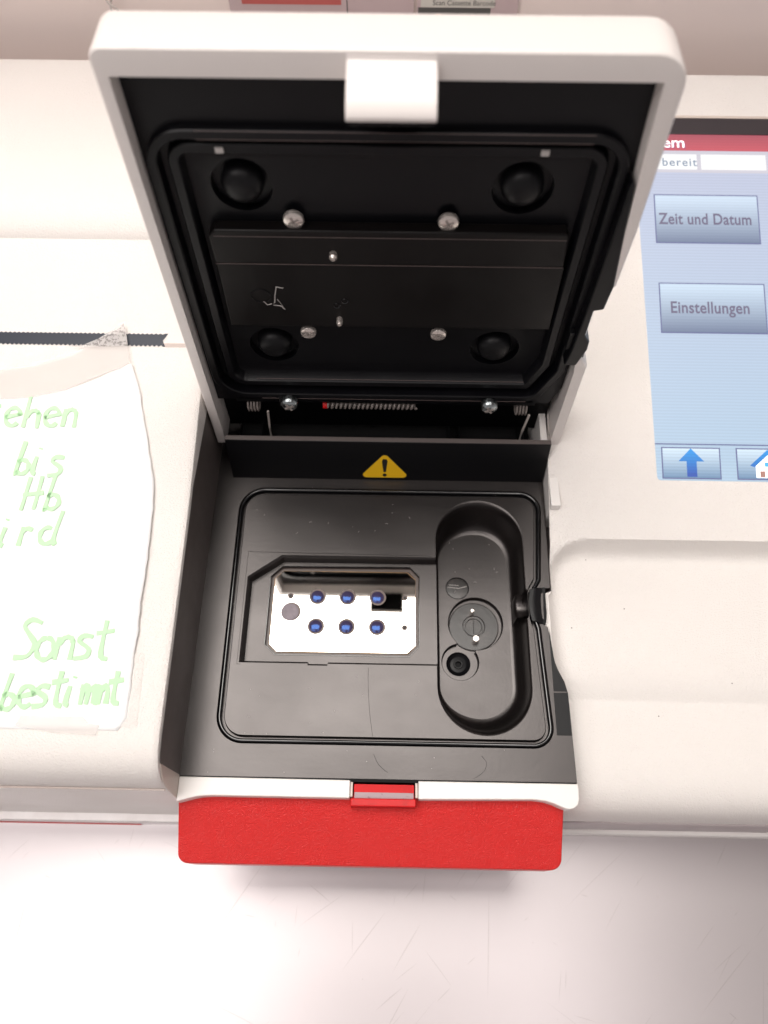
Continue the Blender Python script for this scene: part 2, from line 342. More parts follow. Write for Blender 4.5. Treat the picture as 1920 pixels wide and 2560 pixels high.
def screen_button(x0, q0, x1, q1, mm):
    MB().plate([(x0, q0), (x1, q0), (x1, q1), (x0, q1)], .022, T=ST).build('button_edge', edge_m, D, smooth=False)
    t = .05; MB().plate([(x0+t, q0+t), (x1-t, q0+t), (x1-t, q1-t), (x0+t, q1-t)], .03, T=ST).build('screen_button', mm, D, smooth=False)
screen_button(10.46, 11.98, 14.86, 14.24, screen_mat('button ramp upper', (.15, .19, .29), (.54, .64, .76), 12, 14, .95, .04))
screen_button(10.48, 7.97, 14.86, 10.2, screen_mat('button ramp middle', (.15, .19, .29), (.53, .64, .76), 8, 10, .95, .04))
bb = screen_mat('button ramp lower', (.14, .25, .40), (.62, .74, .84), 1.85, 3.1, .95, .06)
screen_button(10.24, 1.84, 12.58, 3.14, bb); screen_button(13.2, 1.84, 15.6, 3.14, bb)
MB().plate([(10.0, 3.24), (28, 3.24), (28, 3.29), (10.0, 3.29)], .025, T=ST).build('screen_line', edge_m, D, smooth=False)
def STo(ox, oq): return lambda x, y, z: ST(ox+x, oq+y, z)
text('Zeit und Datum', 'button_text', txt_m, .72, STo(10.63, 12.86), D, .014, 1.04, .04, sx=.80)
text('Einstellungen', 'button_text', txt_m, .72, STo(10.9, 8.86), D, .014, 1.04, .04, sx=.83)
text('System', 'title_text', stxt, .70, STo(9.67, 16.42), D, .004, 1.0, .03, sx=1.15)
text('System', 'title_text', wtxt, .70, STo(9.62, 16.46), D, .004, 1.0, .045, sx=1.15)
text('Nicht bereit', 'status_text', blk, .53, STo(9.28, 15.58), D, .006, 1.16, .04, sx=1.0)
arrow = screen_mat('arrow blue', (.03, .09, .42), (.03, .32, .78), 2, 3, .9, .05)
MB().plate([(11.22, 1.93), (11.62, 1.93), (11.62, 2.56), (11.92, 2.56), (11.41, 3.09), (10.9, 2.56), (11.22, 2.56)], .04, T=ST).build('up_arrow_icon', arrow, D, smooth=False)
wi = mat('icon white', (.8, .8, .8), .5, emit=((.75, .8, .85), 1)); br = mat('icon door', (.2, .1, .08), .5, emit=((.22, .12, .10), 1)); bl = mat('icon window', (.05, .2, .5), .5, emit=((.05, .28, .6), 1))
MB().plate([(13.95, 1.93), (14.95, 1.93), (14.95, 2.5), (14.45, 3.0), (13.95, 2.5)], .04, T=ST).build('house_icon_wall', wi, D, smooth=False)
MB().plate([(13.72, 2.42), (13.9, 2.36), (14.45, 2.86), (15.0, 2.36), (15.2, 2.42), (14.45, 3.08)], .05, T=ST).build('house_icon_roof', arrow, D, smooth=False)
MB().plate([(14.1, 1.95), (14.3, 1.95), (14.3, 2.2), (14.1, 2.2)], .05, T=ST).build('house_icon_door', br, D, smooth=False)
MB().plate([(14.3, 2.38), (14.5, 2.38), (14.5, 2.56), (14.3, 2.56)], .05, T=ST).build('house_icon_window', bl, D, smooth=False)
# ------------------------------------------------------------------ chamber : left side wall
TR = None
mb = MB(); top = [(y, z) for y, z in lprof if -4.7 < y < 16]
wt = [(-4.6, 2.60)]+[(y, z-.17) for y, z in lprof if -4.5 < y < 10]
mb.add([(-7.6, y, z) for y, z in wt]+[(-7.6, 9.9, 2.8), (-7.6, 9.9, -1), (-7.6, -4.6, -1)], [tuple(range(len(wt)+3))]); mb.build('chamber_side_wall', 'wallblack', A, smooth=False)
cw = [(-4.6, -.3), (-4.6, 2.48), (-4.95, 2.1), (-5.15, 1.6), (-5.24, 1.1), (-5.38, -.3)]
MB().add([(-7.605, y, z) for y, z in cw]+[(-7.62, y, z) for y, z in cw], [(0, 1, 2, 3, 4, 5)[::-1], (6, 7, 8, 9, 10, 11)]+[(i, (i+1) % 6, 6+(i+1) % 6, 6+i) for i in range(6)]).build('wall_end_trim', 'beige', A, smooth=False)
# ------------------------------------------------------------------ tray deck
T_ = None
RINGP = [(-6.56, -3.52), (5.42, -3.52), (5.2, .85), (5.09, 1.25), (5.09, 2.35), (5.33, 2.75), (5.62, 6.64), (-6.62, 6.64)]; RINGR = [1.0, .75, .3, .3, .3, .3, .85, 1.05]
def ringp(d): return fillet(RINGP, RINGR, 12, d)
deck_out = [(-7.6, -4.62), (6.03, -4.62), (6.0, -2.0), (5.99, -1.55), (5.9, -1.15), (5.72, -.75), (5.62, -.45), (5.56, -.1), (5.46, .9), (5.34, .97), (5.34, 1.5), (5.38, 2.45), (5.66, 2.47), (5.72, 7.3), (-6.9, 7.3), (-6.95, 9.9), (-7.6, 9.9)]
mb = MB(); mb.plate(deck_out, 0, [ringp(0)]); mb.loft([ring3(deck_out, 0), ring3(deck_out, -1.6)])
# bevel between deck and groove
mb.loft([ring3(ringp(0), 0), ring3(ringp(.03), -.04), ring3(ringp(.05), -.2), ring3(ringp(.25), -.2), ring3(ringp(.27), -.03), ring3(ringp(.295), 0)])
# well outline as a finely divided stadium
WX, WY = 3.02, 1.53
def stadium(hw, hl, z, cx=WX, cy=WY):
    pts = []; st = hl-hw
    Y = [st-2*st*i/40 for i in range(41)]
    for i in range(24): a = math.pi*i/24; pts.append((cx+hw*math.cos(a), cy+st+hw*math.sin(a)))      # right-top to left-top (CCW)
    for y in Y: pts.append((cx-hw, cy+y))
    for i in range(1, 24): a = math.pi+math.pi*i/24; pts.append((cx+hw*math.cos(a), cy-st+hw*math.sin(a)))
    for y in Y[::-1]: pts.append((cx+hw, cy+y))
    return [(x, y, z) for x, y in pts]
PKF = -.45; PY0, PY1 = -.64, 3.66; CY0, CY1 = 1.33, 2.27
rim0 = stadium(1.73, 4.65, 0)
wellprof = [(1.73, 4.65, 0), (1.69, 4.59, -.02), (1.66, 4.52, -.09), (1.63, 4.42, -.3), (1.59, 4.3, -.7), (1.54, 4.17, -1.05), (1.46, 4.05, -1.25), (1.36, 3.93, -1.36), (1.22, 3.78, -1.40)]
wellprof = [p+(q,) for p, q in zip(wellprof, (1.73, 1.71, 1.70, 1.69, 1.67, 1.65, 1.62, 1.58, 1.53))]
def resample(P, m):
    out = []
    for i in range(len(P)-1):
        a, b, c, d = P[max(i-1, 0)], P[i], P[i+1], P[min(i+2, len(P)-1)]
        for k in range(m):
            t = k/m; out.append(tuple(.5*(2*q+(r-p)*t+(2*p-5*q+4*r-s_)*t*t+(3*q-p-3*r+s_)*t**3) for p, q, r, s_ in zip(a, b, c, d)))
    return out+[P[-1]]
rings = []
for hw, hl, z, hwl in resample(wellprof, 3):
    r = []
    for (x, y, _), (bx, by, _) in zip(stadium(hw, hl, z), rim0):
        zz = z
        if x < WX: x = WX-(WX-x)*hwl/hw
        if bx < WX-1.5 and PY0 <= by <= PY1: zz = min(zz, PKF)
        if bx > WX+1.5 and CY0 <= by <= CY1:
            u = 1-((by-1.8)/.47)**2; zz = min(zz, -.12-.5*math.sqrt(max(u, 0)))
        r.append((x, y, zz))
    rings.append(r)
hole = []; poc = [(-2.71, PY0), (-2.72, PY0-.07), (-3.44, PY0-.07), (-3.45, PY0), (-5.97, PY0), (-5.97, 2.74), (-4.72, PY1)]
wl = [(x, y) for x, y, z in rim0]
left = [i for i, (x, y) in enumerate(wl) if x < WX-1.7 and PY0 <= y <= PY1]; right = [i for i, (x, y) in enumerate(wl) if x > WX+1.7 and CY0 <= y <= CY1]
# hole outline CCW: well right-top .. left junction, pocket, .. well bottom .. right, channel
i0, i1 = left[0], left[-1]
seq = wl[:i0]+[(WX-1.73, PY1)]+poc[::-1]+[(WX-1.73, PY0)]+wl[i1+1:]
ch = [k for k, p in enumerate(seq) if p[0] > WX+1.7 and CY0 <= p[1] <= CY1]
seq = seq[:ch[0]]+[(WX+1.73, CY0), (4.785, CY0), (4.785, CY1), (WX+1.73, CY1)]+seq[ch[-1]+1:]
mb.plate(ringp(.295), 0, [seq])
# pocket side walls with a chamfered rim
pk = [(WX-1.73, PY1)]+poc[::-1]+[(WX-1.73, PY0)]
def pinset(d): return [(x+(0 if k in (0, len(pk)-1) else (d if x < -5.9 else (d*.6 if abs(x+4.72) < .1 else 0))), y+(-d if y > 3 else (-d*.4 if abs(y-2.74) < .05 else (d if y < 0 else 0)))) for k, (x, y) in enumerate(pk)]
mb.loft([ring3(pk, 0), ring3(pinset(.07), -.06), ring3(pinset(.12), PKF)], close=False)
OCT = [(-4.75, -.2), (.3, -.2), (.66, .2), (.66, 3.02), (.3, 3.4), (-4.72, 3.36), (-5.14, 2.95), (-5.16, .18)]
lf = [wl[i] for i in left]
pf = pinset(.12)+[(x, y) for x, y in lf[::-1]]
mb.plate(pf, PKF, [OCT]); mb.loft([ring3(OCT, PKF), ring3(OCT, -.62)])
# outline step around the pocket
mb.loft(rings)
# channel trough
cr = []
for k in range(13):
    y = CY0+(CY1-CY0)*k/12; u = 1-((y-1.8)/.47)**2; zz = -.12-.5*math.sqrt(max(u, 0)); cr.append((y, zz))
mb.loft([[(x, CY0, 0)]+[(x, y, zz) for y, zz in cr]+[(x, CY1, 0)] for x in (4.6, 4.75, 4.95)], close=False)
# well floor with keyhole recess
Tc, Tr, Bc, Br = (2.92, 1.46), 1.09, (2.28, -.09), .73
dx, dy = Bc[0]-Tc[0], Bc[1]-Tc[1]; dd = math.hypot(dx, dy); aT = math.atan2(dy, dx)
ca = (Tr*Tr-Br*Br+dd*dd)/(2*dd); hT = math.acos(ca/Tr); hB = math.acos((dd-ca)/Br)
def keyhole(e):
    p = []
    for i in range(49): a = aT+hT+.06+(2*math.pi-2*hT-.12)*i/48; p.append((Tc[0]+(Tr-e)*math.cos(a), Tc[1]+(Tr-e)*math.sin(a)))
    for i in range(33): a = aT+math.pi+hB+.08+(2*math.pi-2*hB-.16)*i/32; p.append((Bc[0]+(Br-e)*math.cos(a), Bc[1]+(Br-e)*math.sin(a)))
    return p
wf = [(x, y) for x, y, z in rings[-1]]
sc = circle(2.24, 2.93, .47)
mb.plate(wf, -1.40, [keyhole(0), sc])
mb.loft([ring3(keyhole(0), -1.40), ring3(keyhole(.02), -1.43), ring3(keyhole(.05), -1.62)])
mb.plate(keyhole(.05), -1.62, [circle(2.22, -.12, .45)])
mb.loft([ring3(sc, -1.40), ring3(circle(2.24, 2.93, .46), -1.5)])
tray = mb.build('tray', 'black', A, ang=34, flat=True)
# rubber seal in the groove
prof = [(.05, -.2), (.05, .02), (.07, .055), (.11, .07), (.15, .055), (.17, .02), (.17, -.2)]
MB().loft([ring3(ringp(d), z) for d, z in prof]).build('seal_ring', 'black_g', tray, ang=60)
# fine outline steps on the deck around the pocket
for a, b in (((-6.04, 3.78), (1.15, 3.72)), ((-6.04, -.7), (-6.04, 3.78)), ((-6.04, -.7), (-5.9, -.7))):
    MB().tube([(a[0], a[1], .002), (b[0], b[1], .002)], .012, 6).build('mould_line', 'black', tray)
# mirror, its frame and sight holes
MB().tube([(x, y, PKF+.002) for x, y in OCT], .018, 6, True).build('frame_edge', 'black_g', tray)
MB().plate(offset(OCT, .004), -.60, [offset(OCT, .13)]).loft([ring3(offset(OCT, .13), -.60), ring3(offset(OCT, .14), -.66)]).build('mirror_frame', 'frame', tray)
MIR = [(-4.72, -.02), (.2, -.02), (.52, .28), (.52, 2.93), (.19, 3.22), (-4.66, 3.22), (-4.98, 2.9), (-5.0, .26)]
MB().plate(offset(MIR, -.03), -.608).build('mirror_edge', 'gold', tray, smooth=False)
LENS = [(x, y) for y in (2.18, .98) for x in (-3.28, -2.11, -.94)]
mr = MB(); mr.plate(MIR, -.598); mr.build('mirror', 'mirror', tray, smooth=False)
for x, y in LENS:
    MB().lathe([(.325, -.597), (.32, -.590), (.245, -.588), (.235, -.594), (.001, -.594)], (x, y, 0), 32).build('sight_ring', 'lensring', tray)
    MB().lathe([(.25, -.592)]+[(.25*math.cos(R(a)), -.592+.055*math.sin(R(a))) for a in range(10, 90, 10)]+[(.002, -.537)], (x-.01, y-.005, 0), 32).build('lens', 'lens', tray)
MB().lathe([(.38, -.597), (.375, -.590), (.001, -.590)], (-4.27, 1.55, 0), 40).build('sight_ring', 'lensring', tray)
MB().lathe([(.345, -.589), (.34, -.575), (.001, -.575)], (-4.32, 1.53, 0), 40).build('round_window', 'mauve', tray)
for x, y in ((-4.33, 2.18), (.11, 2.18), (.11, .98)):
    MB().lathe([(.115, -.597), (.11, -.58), (.07, -.58), (.06, -.59), (.04, -.59)], (x, y, 0), 24).build('locating_pin', 'lensring', tray)
    MB().lathe([(.045, -.59), (.04, -.55), (.001, -.55)], (x, y, 0), 16).build('locating_pin_tip', 'ink', tray)
# small capped port
MB().lathe([(.455, -1.47), (.445, -1.43), (.40, -1.425), (.001, -1.43)], (2.24, 2.93, 0), 40).build('port_cap', 'disc', tray)
MB().tube([(2.24+.455*math.cos(a*math.pi/20), 2.93+.455*math.sin(a*math.pi/20), -1.405) for a in range(40)], .018, 6, True).build('port_rim', 'black_g', tray)
for (a, b) in (((1.85, 2.98), (2.28, 2.93)), ((2.28, 2.93), (2.62, 3.02)), ((1.9, 3.08), (2.3, 3.05))): MB().tube([(a[0], a[1], -1.425), (b[0], b[1], -1.425)], .012, 5).build('scratch_mark', 'lint', tray)
# turntable
MB().lathe([(.99, -1.62), (.98, -1.56), (.95, -1.545), (.45, -1.545), (.43, -1.60), (.39, -1.60), (.38, -1.535), (.33, -1.535), (.31, -1.58), (.001, -1.58)], (2.86, 1.38, 0), 64).build('turntable', 'disc', tray, ang=9)
MB().box(2.845, 2.865, 1.10, 1.68, -1.56, -1.52).build('hub_slot', 'ink', tray)
for x, y, r, h in ((2.80, 1.95, .085, .30), (2.90, .80, .135, .34)):
    MB().lathe([(r, -1.56), (r, -1.56+h-.03), (r-.03, -1.56+h), (.001, -1.56+h)], (x, y, 0), 24).build('drive_pin', 'steel', tray)
# dish with drain hole
MB().lathe([(.47, -1.60), (.455, -1.585), (.44, -1.60), (.40, -1.66), (.3, -1.72), (.18, -1.70), (.16, -1.66), (.13, -1.66), (.12, -1.9), (.001, -1.9)], (2.22, -.12, 0), 40).build('drain_dish', 'black_m', tray)
MB().lathe([(.118, -1.80), (.001, -1.80)], (2.22, -.12, 0), 20).build('drain_hole', 'dark', tray)
# saddle shaped port flap at the right edge
mb = MB(); rows = []
for i in range(9):
    f = i/8; row = []
    for j in range(17):
        u = -1+2*j/16; y = 1.74+u*(.62+.14*f); x = 4.80+.07*u*u*(1-f)+(.66-.10*abs(u)**3*(0 if u > 0 else 1))*f
        row.append((x, y, .02+.10*math.sin(math.pi*min(1, f+.25))-.05*(1-u*u)*f))
    rows.append(row)
mb.loft(rows, close=False)
per = [r for r in rows[0]]+[rows[i][16] for i in range(1, 9)]+rows[8][::-1][1:]+[rows[i][0] for i in range(7, 0, -1)]
mb.loft([per, [(x, y, -.75) for x, y, z in per]])
mb.build('port_saddle', 'black_m', tray, ang=50)
# half-pipe inlet leading from the well to the port flap
mb = MB(); rows = []
for x in (4.36, 4.40, 4.46, 4.62, 4.84):
    row = []
    for j in range(15):
        u = -1+2*j/14; row.append((x, 1.80+u*.46, -.60+.44*(1-math.sqrt(max(0, 1-u*u*.98)))-(.10 if x == 4.36 else .03 if x == 4.40 else 0)))
    rows.append(row)
mb.loft([[(4.34, y, -1.30) for x, y, z in rows[0]]]+rows, close=False); mb.build('inlet_channel', 'black', tray, ang=50)
# small insert at lower right; its matt black paints in a dark reflection
MB().box(5.47, 5.985, -3.05, -1.55, -.05, .012).build('side_insert', 'black_m', tray, bevel=.01)
MB().prism([(5.48, -1.50), (5.96, -1.50), (5.87, -1.10), (5.66, -.68), (5.60, -.45), (5.5, .7), (5.48, .7)], -.05, .010).build('side_insert', 'black_m', tray)
# specks and fine lint on the deck
mb = MB()
for k in range(60):
    x, y = random.uniform(-7.3, 5.2), random.uniform(-4.5, 6.9)
    if -6 < x < 5 and -.8 < y < 3.8: continue
    if x > 1.1 and -3.2 < y < 6.3: continue
    r = random.uniform(.008, .018); mb.lathe([(r, .001), (r*.7, .008), (.001, .01)], (x, y, 0), 6)
for k in range(26):
    x, y, z = random.choice([(random.uniform(-6, 1), random.uniform(4, 6), .003), (random.uniform(-6, 1), random.uniform(-3.2, -.9), .003), (random.uniform(1.9, 4.1), random.uniform(2.6, 5), -1.397)])
    a = random.uniform(0, 3.1); l = random.uniform(.04, .12); mb.tube([(x, y, z), (x+l*math.cos(a)*.5, y+l*math.sin(a)*.5, z+.008), (x+l*math.cos(a+.5), y+l*math.sin(a+.5), z)], .006, 4)
tag(mb.build('dust', 'lint', tray), kind='stuff')
# hair cracks on the deck
for pts in ([(-1.22, -.75), (-1.2, -1.5), (-1.12, -2.4), (-1.0, -3.2)], [(-.95, -3.8), (-.8, -4.1), (-.6, -4.3), (-.45, -4.4)], [(2.8, -3.8), (2.95, -4.0), (2.9, -4.25), (2.75, -4.4), (2.5, -4.55)]):
    MB().tube([(x, y, .0) for x, y in resample(pts, 6)], .006, 5).build('hair_crack', 'dark', tray)
# ------------------------------------------------------------------ warning wall
def WT(x, t, h=0):          # leaning wall behind the deck: t along the slope (0..1), h out of it
    return (x, 7.08+.57*t-h*.96, 2.0*t+h*.27)
mb = MB(); mb.add([WT(-6.99, 0), WT(5.72, 0), WT(5.74, 1), WT(-7.04, 1), (-7.04, 7.84, 2.0), (5.74, 7.84, 2.0), (-6.99, 7.84, -.4), (5.72, 7.84, -.4), (-6.99, 7.08, -.4), (5.72, 7.08, -.4)],
                  [(0, 1, 2, 3), (3, 2, 5, 4), (4, 5, 7, 6), (0, 3, 4, 6, 8), (1, 9, 7, 5, 2), (0, 8, 9, 1)])
ww = mb.build('hinge_cover', 'black_m', A, bevel=.035)
def tri(cx, w, t0, t1): return [(cx-w, t0), (cx+w, t0), (cx, t1)]
MB().box(-7.03, 5.73, 7.66, 7.85, 2.005, 2.03).build('cover_ledge', 'wallblack', ww, bevel=.01)
def WT2(x, y, z): return WT(x, y/2.08, z)
TC = -.76
MB().plate(fillet([(TC-1.10, .12), (TC+1.10, .12), (TC, 1.56)], .18, 6), .012, T=WT2).build('warning_label_border', 'ink', ww, smooth=False)
MB().plate(fillet([(TC-1.04, .16), (TC+1.04, .16), (TC, 1.50)], .15, 6), .022, T=WT2).build('warning_label', 'yellow', ww, smooth=False)
MB().plate([(TC-.05, .48), (TC+.05, .48), (TC+.115, 1.08), (TC+.07, 1.2), (TC-.07, 1.2), (TC-.115, 1.08)], .03, T=WT2).build('exclamation_mark', 'ink', ww, smooth=False)
MB().plate(circle(TC, .31, .085, 16), .03, T=WT2).build('exclamation_dot', 'ink', ww, smooth=False)
# ------------------------------------------------------------------ hinge bay behind the wall
mb = MB()
mb.add([(-7.58, 7.84, -.5), (5.9, 7.84, -.5), (5.9, 10.38, -.5), (-7.58, 10.38, -.5), (-7.58, 10.38, 3.6), (5.9, 10.38, 3.6), (5.9, 7.84, 1.2)], [(0, 1, 2, 3), (3, 2, 5, 4), (1, 6, 5, 2)])
bay = mb.build('hinge_bay', 'dark', A, smooth=False)
for x in (-5.85, 1.85, 2.25, 4.85): MB().box(x, x+.04, 8.0, 10.2, -.5, .9).build('bay_rib', 'black_g', bay)
MB().box(5.36, 5.62, 7.86, 10.2, -.4, 1.9).build('bay_block', 'white_s', bay, bevel=.03)
MB().prism([(5.76, 5.5), (6.14, 5.5), (6.10, 7.9), (5.76, 7.9)], -1.0, 1.0).build('side_post', 'white_s', A, bevel=.04)
for x in (-5.28, 4.60):
    MB().tube([(x+.08, 8.15, 3.3), (x, 8.15, 2.2), (x-.02, 8.12, 1.5), (x, 8.1, .6), (x, 8.0, -.3)], .045, 8).build('hinge_rod', 'wire', bay)
    MB().tube([(x+.12, 8.2, 1.3), (x+.12, 8.1, .4), (x+.12, 8.0, -.3)], .045, 8).build('hinge_rod', 'wire', bay)
def helix(p0, ax, n, r, pitch, wr, steps=14):
    pts = []
    for i in range(int(n*steps)+1):
        a = 2*math.pi*i/steps; t = pitch*i/steps
        pts.append((p0[0]+t, p0[1]+r*math.cos(a), p0[2]+r*math.sin(a)))
    return pts
# ------------------------------------------------------------------ front trim, latch and drawer front
def trim(poly, name='front_trim'): return MB().prism(poly, -.55, .02).build(name, 'white_s', A, bevel=.04)
lc = [(-7.6, -5.47), (-7.35, -5.40), (-7.1, -5.33), (-6.8, -5.27), (-6.4, -5.245)]
trim([(-1.73, -5.25), (-1.73, -4.67), (-7.6, -4.65)]+lc)
rcv = [(4.5, -5.19), (4.9, -5.23), (5.2, -5.31), (5.45, -5.42), (5.65, -5.48), (5.85, -5.45), (6.0, -5.33), (6.06, -5.15), (6.06, -4.66)]
trim([(.6, -4.66), (.6, -5.25)]+rcv)
MB().box(-7.6, 6.02, -4.72, -4.6, -.6, -.03).build('trim_gap', 'dark', A, smooth=False)
MB().box(-1.7, .57, -5.3, -4.6, -1.2, -.55).build('latch_bay', 'dark', A, smooth=False)
MB().box(-1.72, -1.64, -5.2, -4.72, -.5, -.06).build('latch_cheek', 'beige', A, bevel=.01)
MB().box(.5, .58, -5.2, -4.72, -.5, -.06).build('latch_cheek', 'beige', A, bevel=.01)
def LB(x, s, h=0): return (x, -4.78-s*.5, -.12-.10*s+h)
lt = MB().prism(fillet([(-1.6, 0), (-1.5, -.0), (.36, 0), (.46, 0), (.46, 1.0), (-1.6, 1.0)][::-1], .04, 3), -.3, 0, T=lambda x, s, h: LB(x, s, h)).build('latch', 'red_s', A, bevel=.05)
MB().prism([(-1.58, .52), (.44, .52), (.44, .90), (-1.58, .90)], -.02, .012, T=lambda x, s, h: LB(x, s, h)).build('latch_worn_strip', 'greyband', lt)
MB().box(-1.70, .52, -5.50, -5.24, -.75, -.05).build('latch_lip', 'red_s', lt, bevel=.04)
def HT(x, s, h=0): t = R(25); return (x, -5.12-s*math.cos(t)+h*math.sin(t)*-1, -.42-s*math.sin(t)+h*math.cos(t))
hp = fillet([(-7.62, 0), (-7.66, .3), (-7.64, 2.42), (5.56, 2.42), (5.62, .3), (5.62, 0)][::-1], [.05, .2, .38, .34, .15, .05], 8)
def HTT(x, s, z): 
    p = HT(x, s, 0); return (p[0], p[1], p[2]+z)
MB().prism(hp, -1.4, 0, T=HTT).build('drawer_front', 'red', A, bevel=.13, seg=4)
# ------------------------------------------------------------------ LID
ta = R(2)
def LD(u, v, w=0): return (u, 8+v*math.sin(ta)+w*math.cos(ta), v*math.cos(ta)-w*math.sin(ta))
def LDT(u, v, w): return LD(u, v, w)
OUT = [(-7.53, 1.1), (-7.2, 1.1), (5.85, .9), (6.2, 1.3), (6.2, 6.2), (5.84, 6.75), (5.80, 7.2), (5.80, 9.84), (6.2, 9.9), (6.24, 12.0), (6.12, 16.98), (-7.5, 16.98)]
ORAD = [.02, .02, .1, .1, .1, .2, .2, .05, .05, .3, .85, .35]
INN = [(-7.16, 1.3), (5.78, 1.3), (5.80, 5.9), (5.70, 6.7), (5.68, 9.7), (6.04, 9.95), (5.72, 14.4), (5.62, 16.3), (-7.16, 16.3)]
lid = None
mb = MB()
outv = lambda d, w: ring3(fillet(OUT, [.02, .02, .1, .1, .3, .3, .1, .1, .4, .85, .35], 6, d), w, LDT)
# open-bottomed shell: front rim face, rounded edges, side walls, back
def outv(d, w, T=LDT):
    r = fillet(OUT, ORAD, 6, d); r = r[14:]+r[:14]
    return ring3(r, w, T)
INNR = [(-7.16, 1.1)]+[p for p in INN[::-1] if p[1] > 2]+[(5.80, 1.0)]
mb.plate([(x, y) for x, y, z in outv(.10, 0, None)]+INNR, 0, T=LDT)
mb.loft([outv(.10, 0), outv(.05, .01), outv(.015, .05), outv(0, .11), outv(0, 1.35), outv(.05, 1.52), outv(.15, 1.62), outv(.3, 1.65)], close=False, cap1=True)
mb.loft([ring3(INNR, 0, LDT), ring3(INNR, 1.55, LDT)], close=False)
lid = mb.build('lid', 'lidwhite', A, ang=30)
# side arms running down to the hinge, part of the shell below the liner
# liner plate and its sealing rails
RL = [(-7.08, 3.62), (4.9, 3.62), (5.62, 5.4), (5.62, 14.72), (-7.08, 14.72)]; RR = [1.25, .7, .5, 1.15, 1.15]
def rl(d, w): return ring3(fillet(RL, RR, 10, d), w, LDT)
mb = MB(); LNO = [(-7.17, 3.3), (5.45, 3.3), (5.76, 4.3), (5.78, 5.9), (5.69, 6.7), (5.67, 9.7), (6.02, 9.97), (5.71, 14.4), (5.61, 16.31), (-7.17, 16.31)]
mb.plate(LNO, .6, [fillet(RL, RR, 10, 0)], T=LDT)
rail = [(0, .6), (.02, .42), (.06, .38), (.26, .38), (.30, .42), (.32, .85), (.50, .88), (.54, .62), (.58, .58), (.80, .58), (.86, .66), (.92, .95), (1.0, .98)]
mb.loft([rl(d, w) for d, w in rail])
rin = fillet(RL, RR, 10, 1.0)
BUMP = [(-4.78, 12.62), (3.02, 12.62), (-4.7, 5.98), (3.08, 5.95)]
mb.plate(rin, .98, [circle(x, y, .86, 32) for x, y in BUMP], T=LDT)
for x, y in BUMP: mb.loft([ring3(circle(x, y, .86, 32), .98, LDT), ring3(circle(x, y, .84, 32), 1.25, LDT), ring3(circle(x, y, .5, 32), 1.28, LDT)])
# lower lip of the liner
mb.loft([[LD(x, v, w) for v, w in ((3.62, .38), (3.5, .40), (3.32, .46), (3.3, .9), (3.3, 1.5))] for x in (-6.4, 4.9)], close=False)
mb.build('lid_liner', 'liner', lid, ang=32)
mb = MB()
for x, y in BUMP:
    b = MB(); b.lathe([(.60, 1.27), (.60, 1.08), (.57, .96), (.48, .84), (.34, .76), (.15, .73), (.001, .725)], (x, y, 0), 32, T=LDT); b.build('bumper', 'black_m', lid, ang=50)
# carrier plates
MB().prism([(-5.95, 10.15), (4.62, 10.15), (4.55, 11.35), (4.45, 11.42), (-5.75, 11.42), (-5.95, 11.2)], .55, 1.0, T=LDT).build('carrier_bar', 'liner_plate', lid, bevel=.06)
MB().prism([(-5.95, 7.35), (4.72, 7.35), (4.66, 10.1), (-5.92, 10.1)], .62, 1.0, T=LDT).build('carrier_plate', 'liner_plate', lid, bevel=.03)
def screw(x, y, w, r, m='steel', nm='screw', h=.16):
    b = MB(); b.lathe([(r*.98, w), (r, w-h*.35), (r*.9, w-h*.75), (r*.6, w-h*.97), (r*.2, w-h), (.001, w-h)], (x, y, 0), 24, T=LDT)
    for a in (.5, .5+math.pi/2):
        c, s_ = math.cos(a), math.sin(a)
        q = [(x+c*i*r*.55-s_*j*r*.12, y+s_*i*r*.55+c*j*r*.12) for i, j in ((-1, -1), (1, -1), (1, 1), (-1, 1))]
        b.prism(q, w-h*1.04, w-h*.8, mi=1, T=LDT)
    b.build(nm, [m, 'dirt'], lid, ang=40)
screw(-3.42, 11.66, .8, .31); screw(1.03, 11.64, .8, .31); screw(-3.39, 6.99, .74, .28); screw(1.03, 6.98, .74, .28)
screw(-4.36, 3.6, .34, .34, 'zinc', 'hinge_screw', .35); screw(3.14, 3.6, .34, .33, 'zinc', 'hinge_screw', .35)
for x in (-4.75, 2.95): MB().box(x, x+.14, 3.3, 3.75, .28, .5, T=LDT).build('liner_rib', 'black_g', lid)
def stud(x, y, w, r, h, m, nm): MB().lathe([(r, w), (r, w-h*.7), (r*.6, w-h), (.001, w-h)], (x, y, 0), 16, T=LDT).build(nm, m, lid)
stud(-2.33, 10.6, .54, .12, .24, 'steel', 'contact_pin'); stud(-2.28, 7.75, .61, .11, .28, 'steel', 'contact_pin')
for x, y in ((-2.35, 8.35), (-2.08, 8.56)):
    MB().tube([LD(x+.10*math.cos(a*math.pi/8), y+.10*math.sin(a*math.pi/8), .61) for a in range(16)], .018, 5, True).build('plate_hole_rim', 'black_g', lid)
MB().tube([LD(-4.75+.32*math.cos(a*math.pi/10), 8.75+.28*math.sin(a*math.pi/10), .615) for a in range(20)], .015, 5, True).build('plate_ring_mark', 'liner', lid)
for pts in ([(-4.0, 9.1), (-4.22, 9.15), (-4.3, 8.8), (-4.35, 8.45)], [(-4.32, 8.65), (-4.4, 8.35), (-4.1, 8.3), (-4.25, 8.6)], [(-4.7, 8.5), (-4.6, 8.35), (-4.45, 8.4)], [(-4.15, 8.3), (-4.05, 8.15)]):
    MB().tube([LD(x, y, .61) for x, y in pts], .016, 5).build('plate_scratch', 'lint', lid)
for x, y in ((-5.1, 14.05), (3.35, 14.08)): MB().box(x-.11, x+.11, y-.12, y+.05, .53, .6, T=LDT).build('rail_chip', 'lint', lid, bevel=.02)
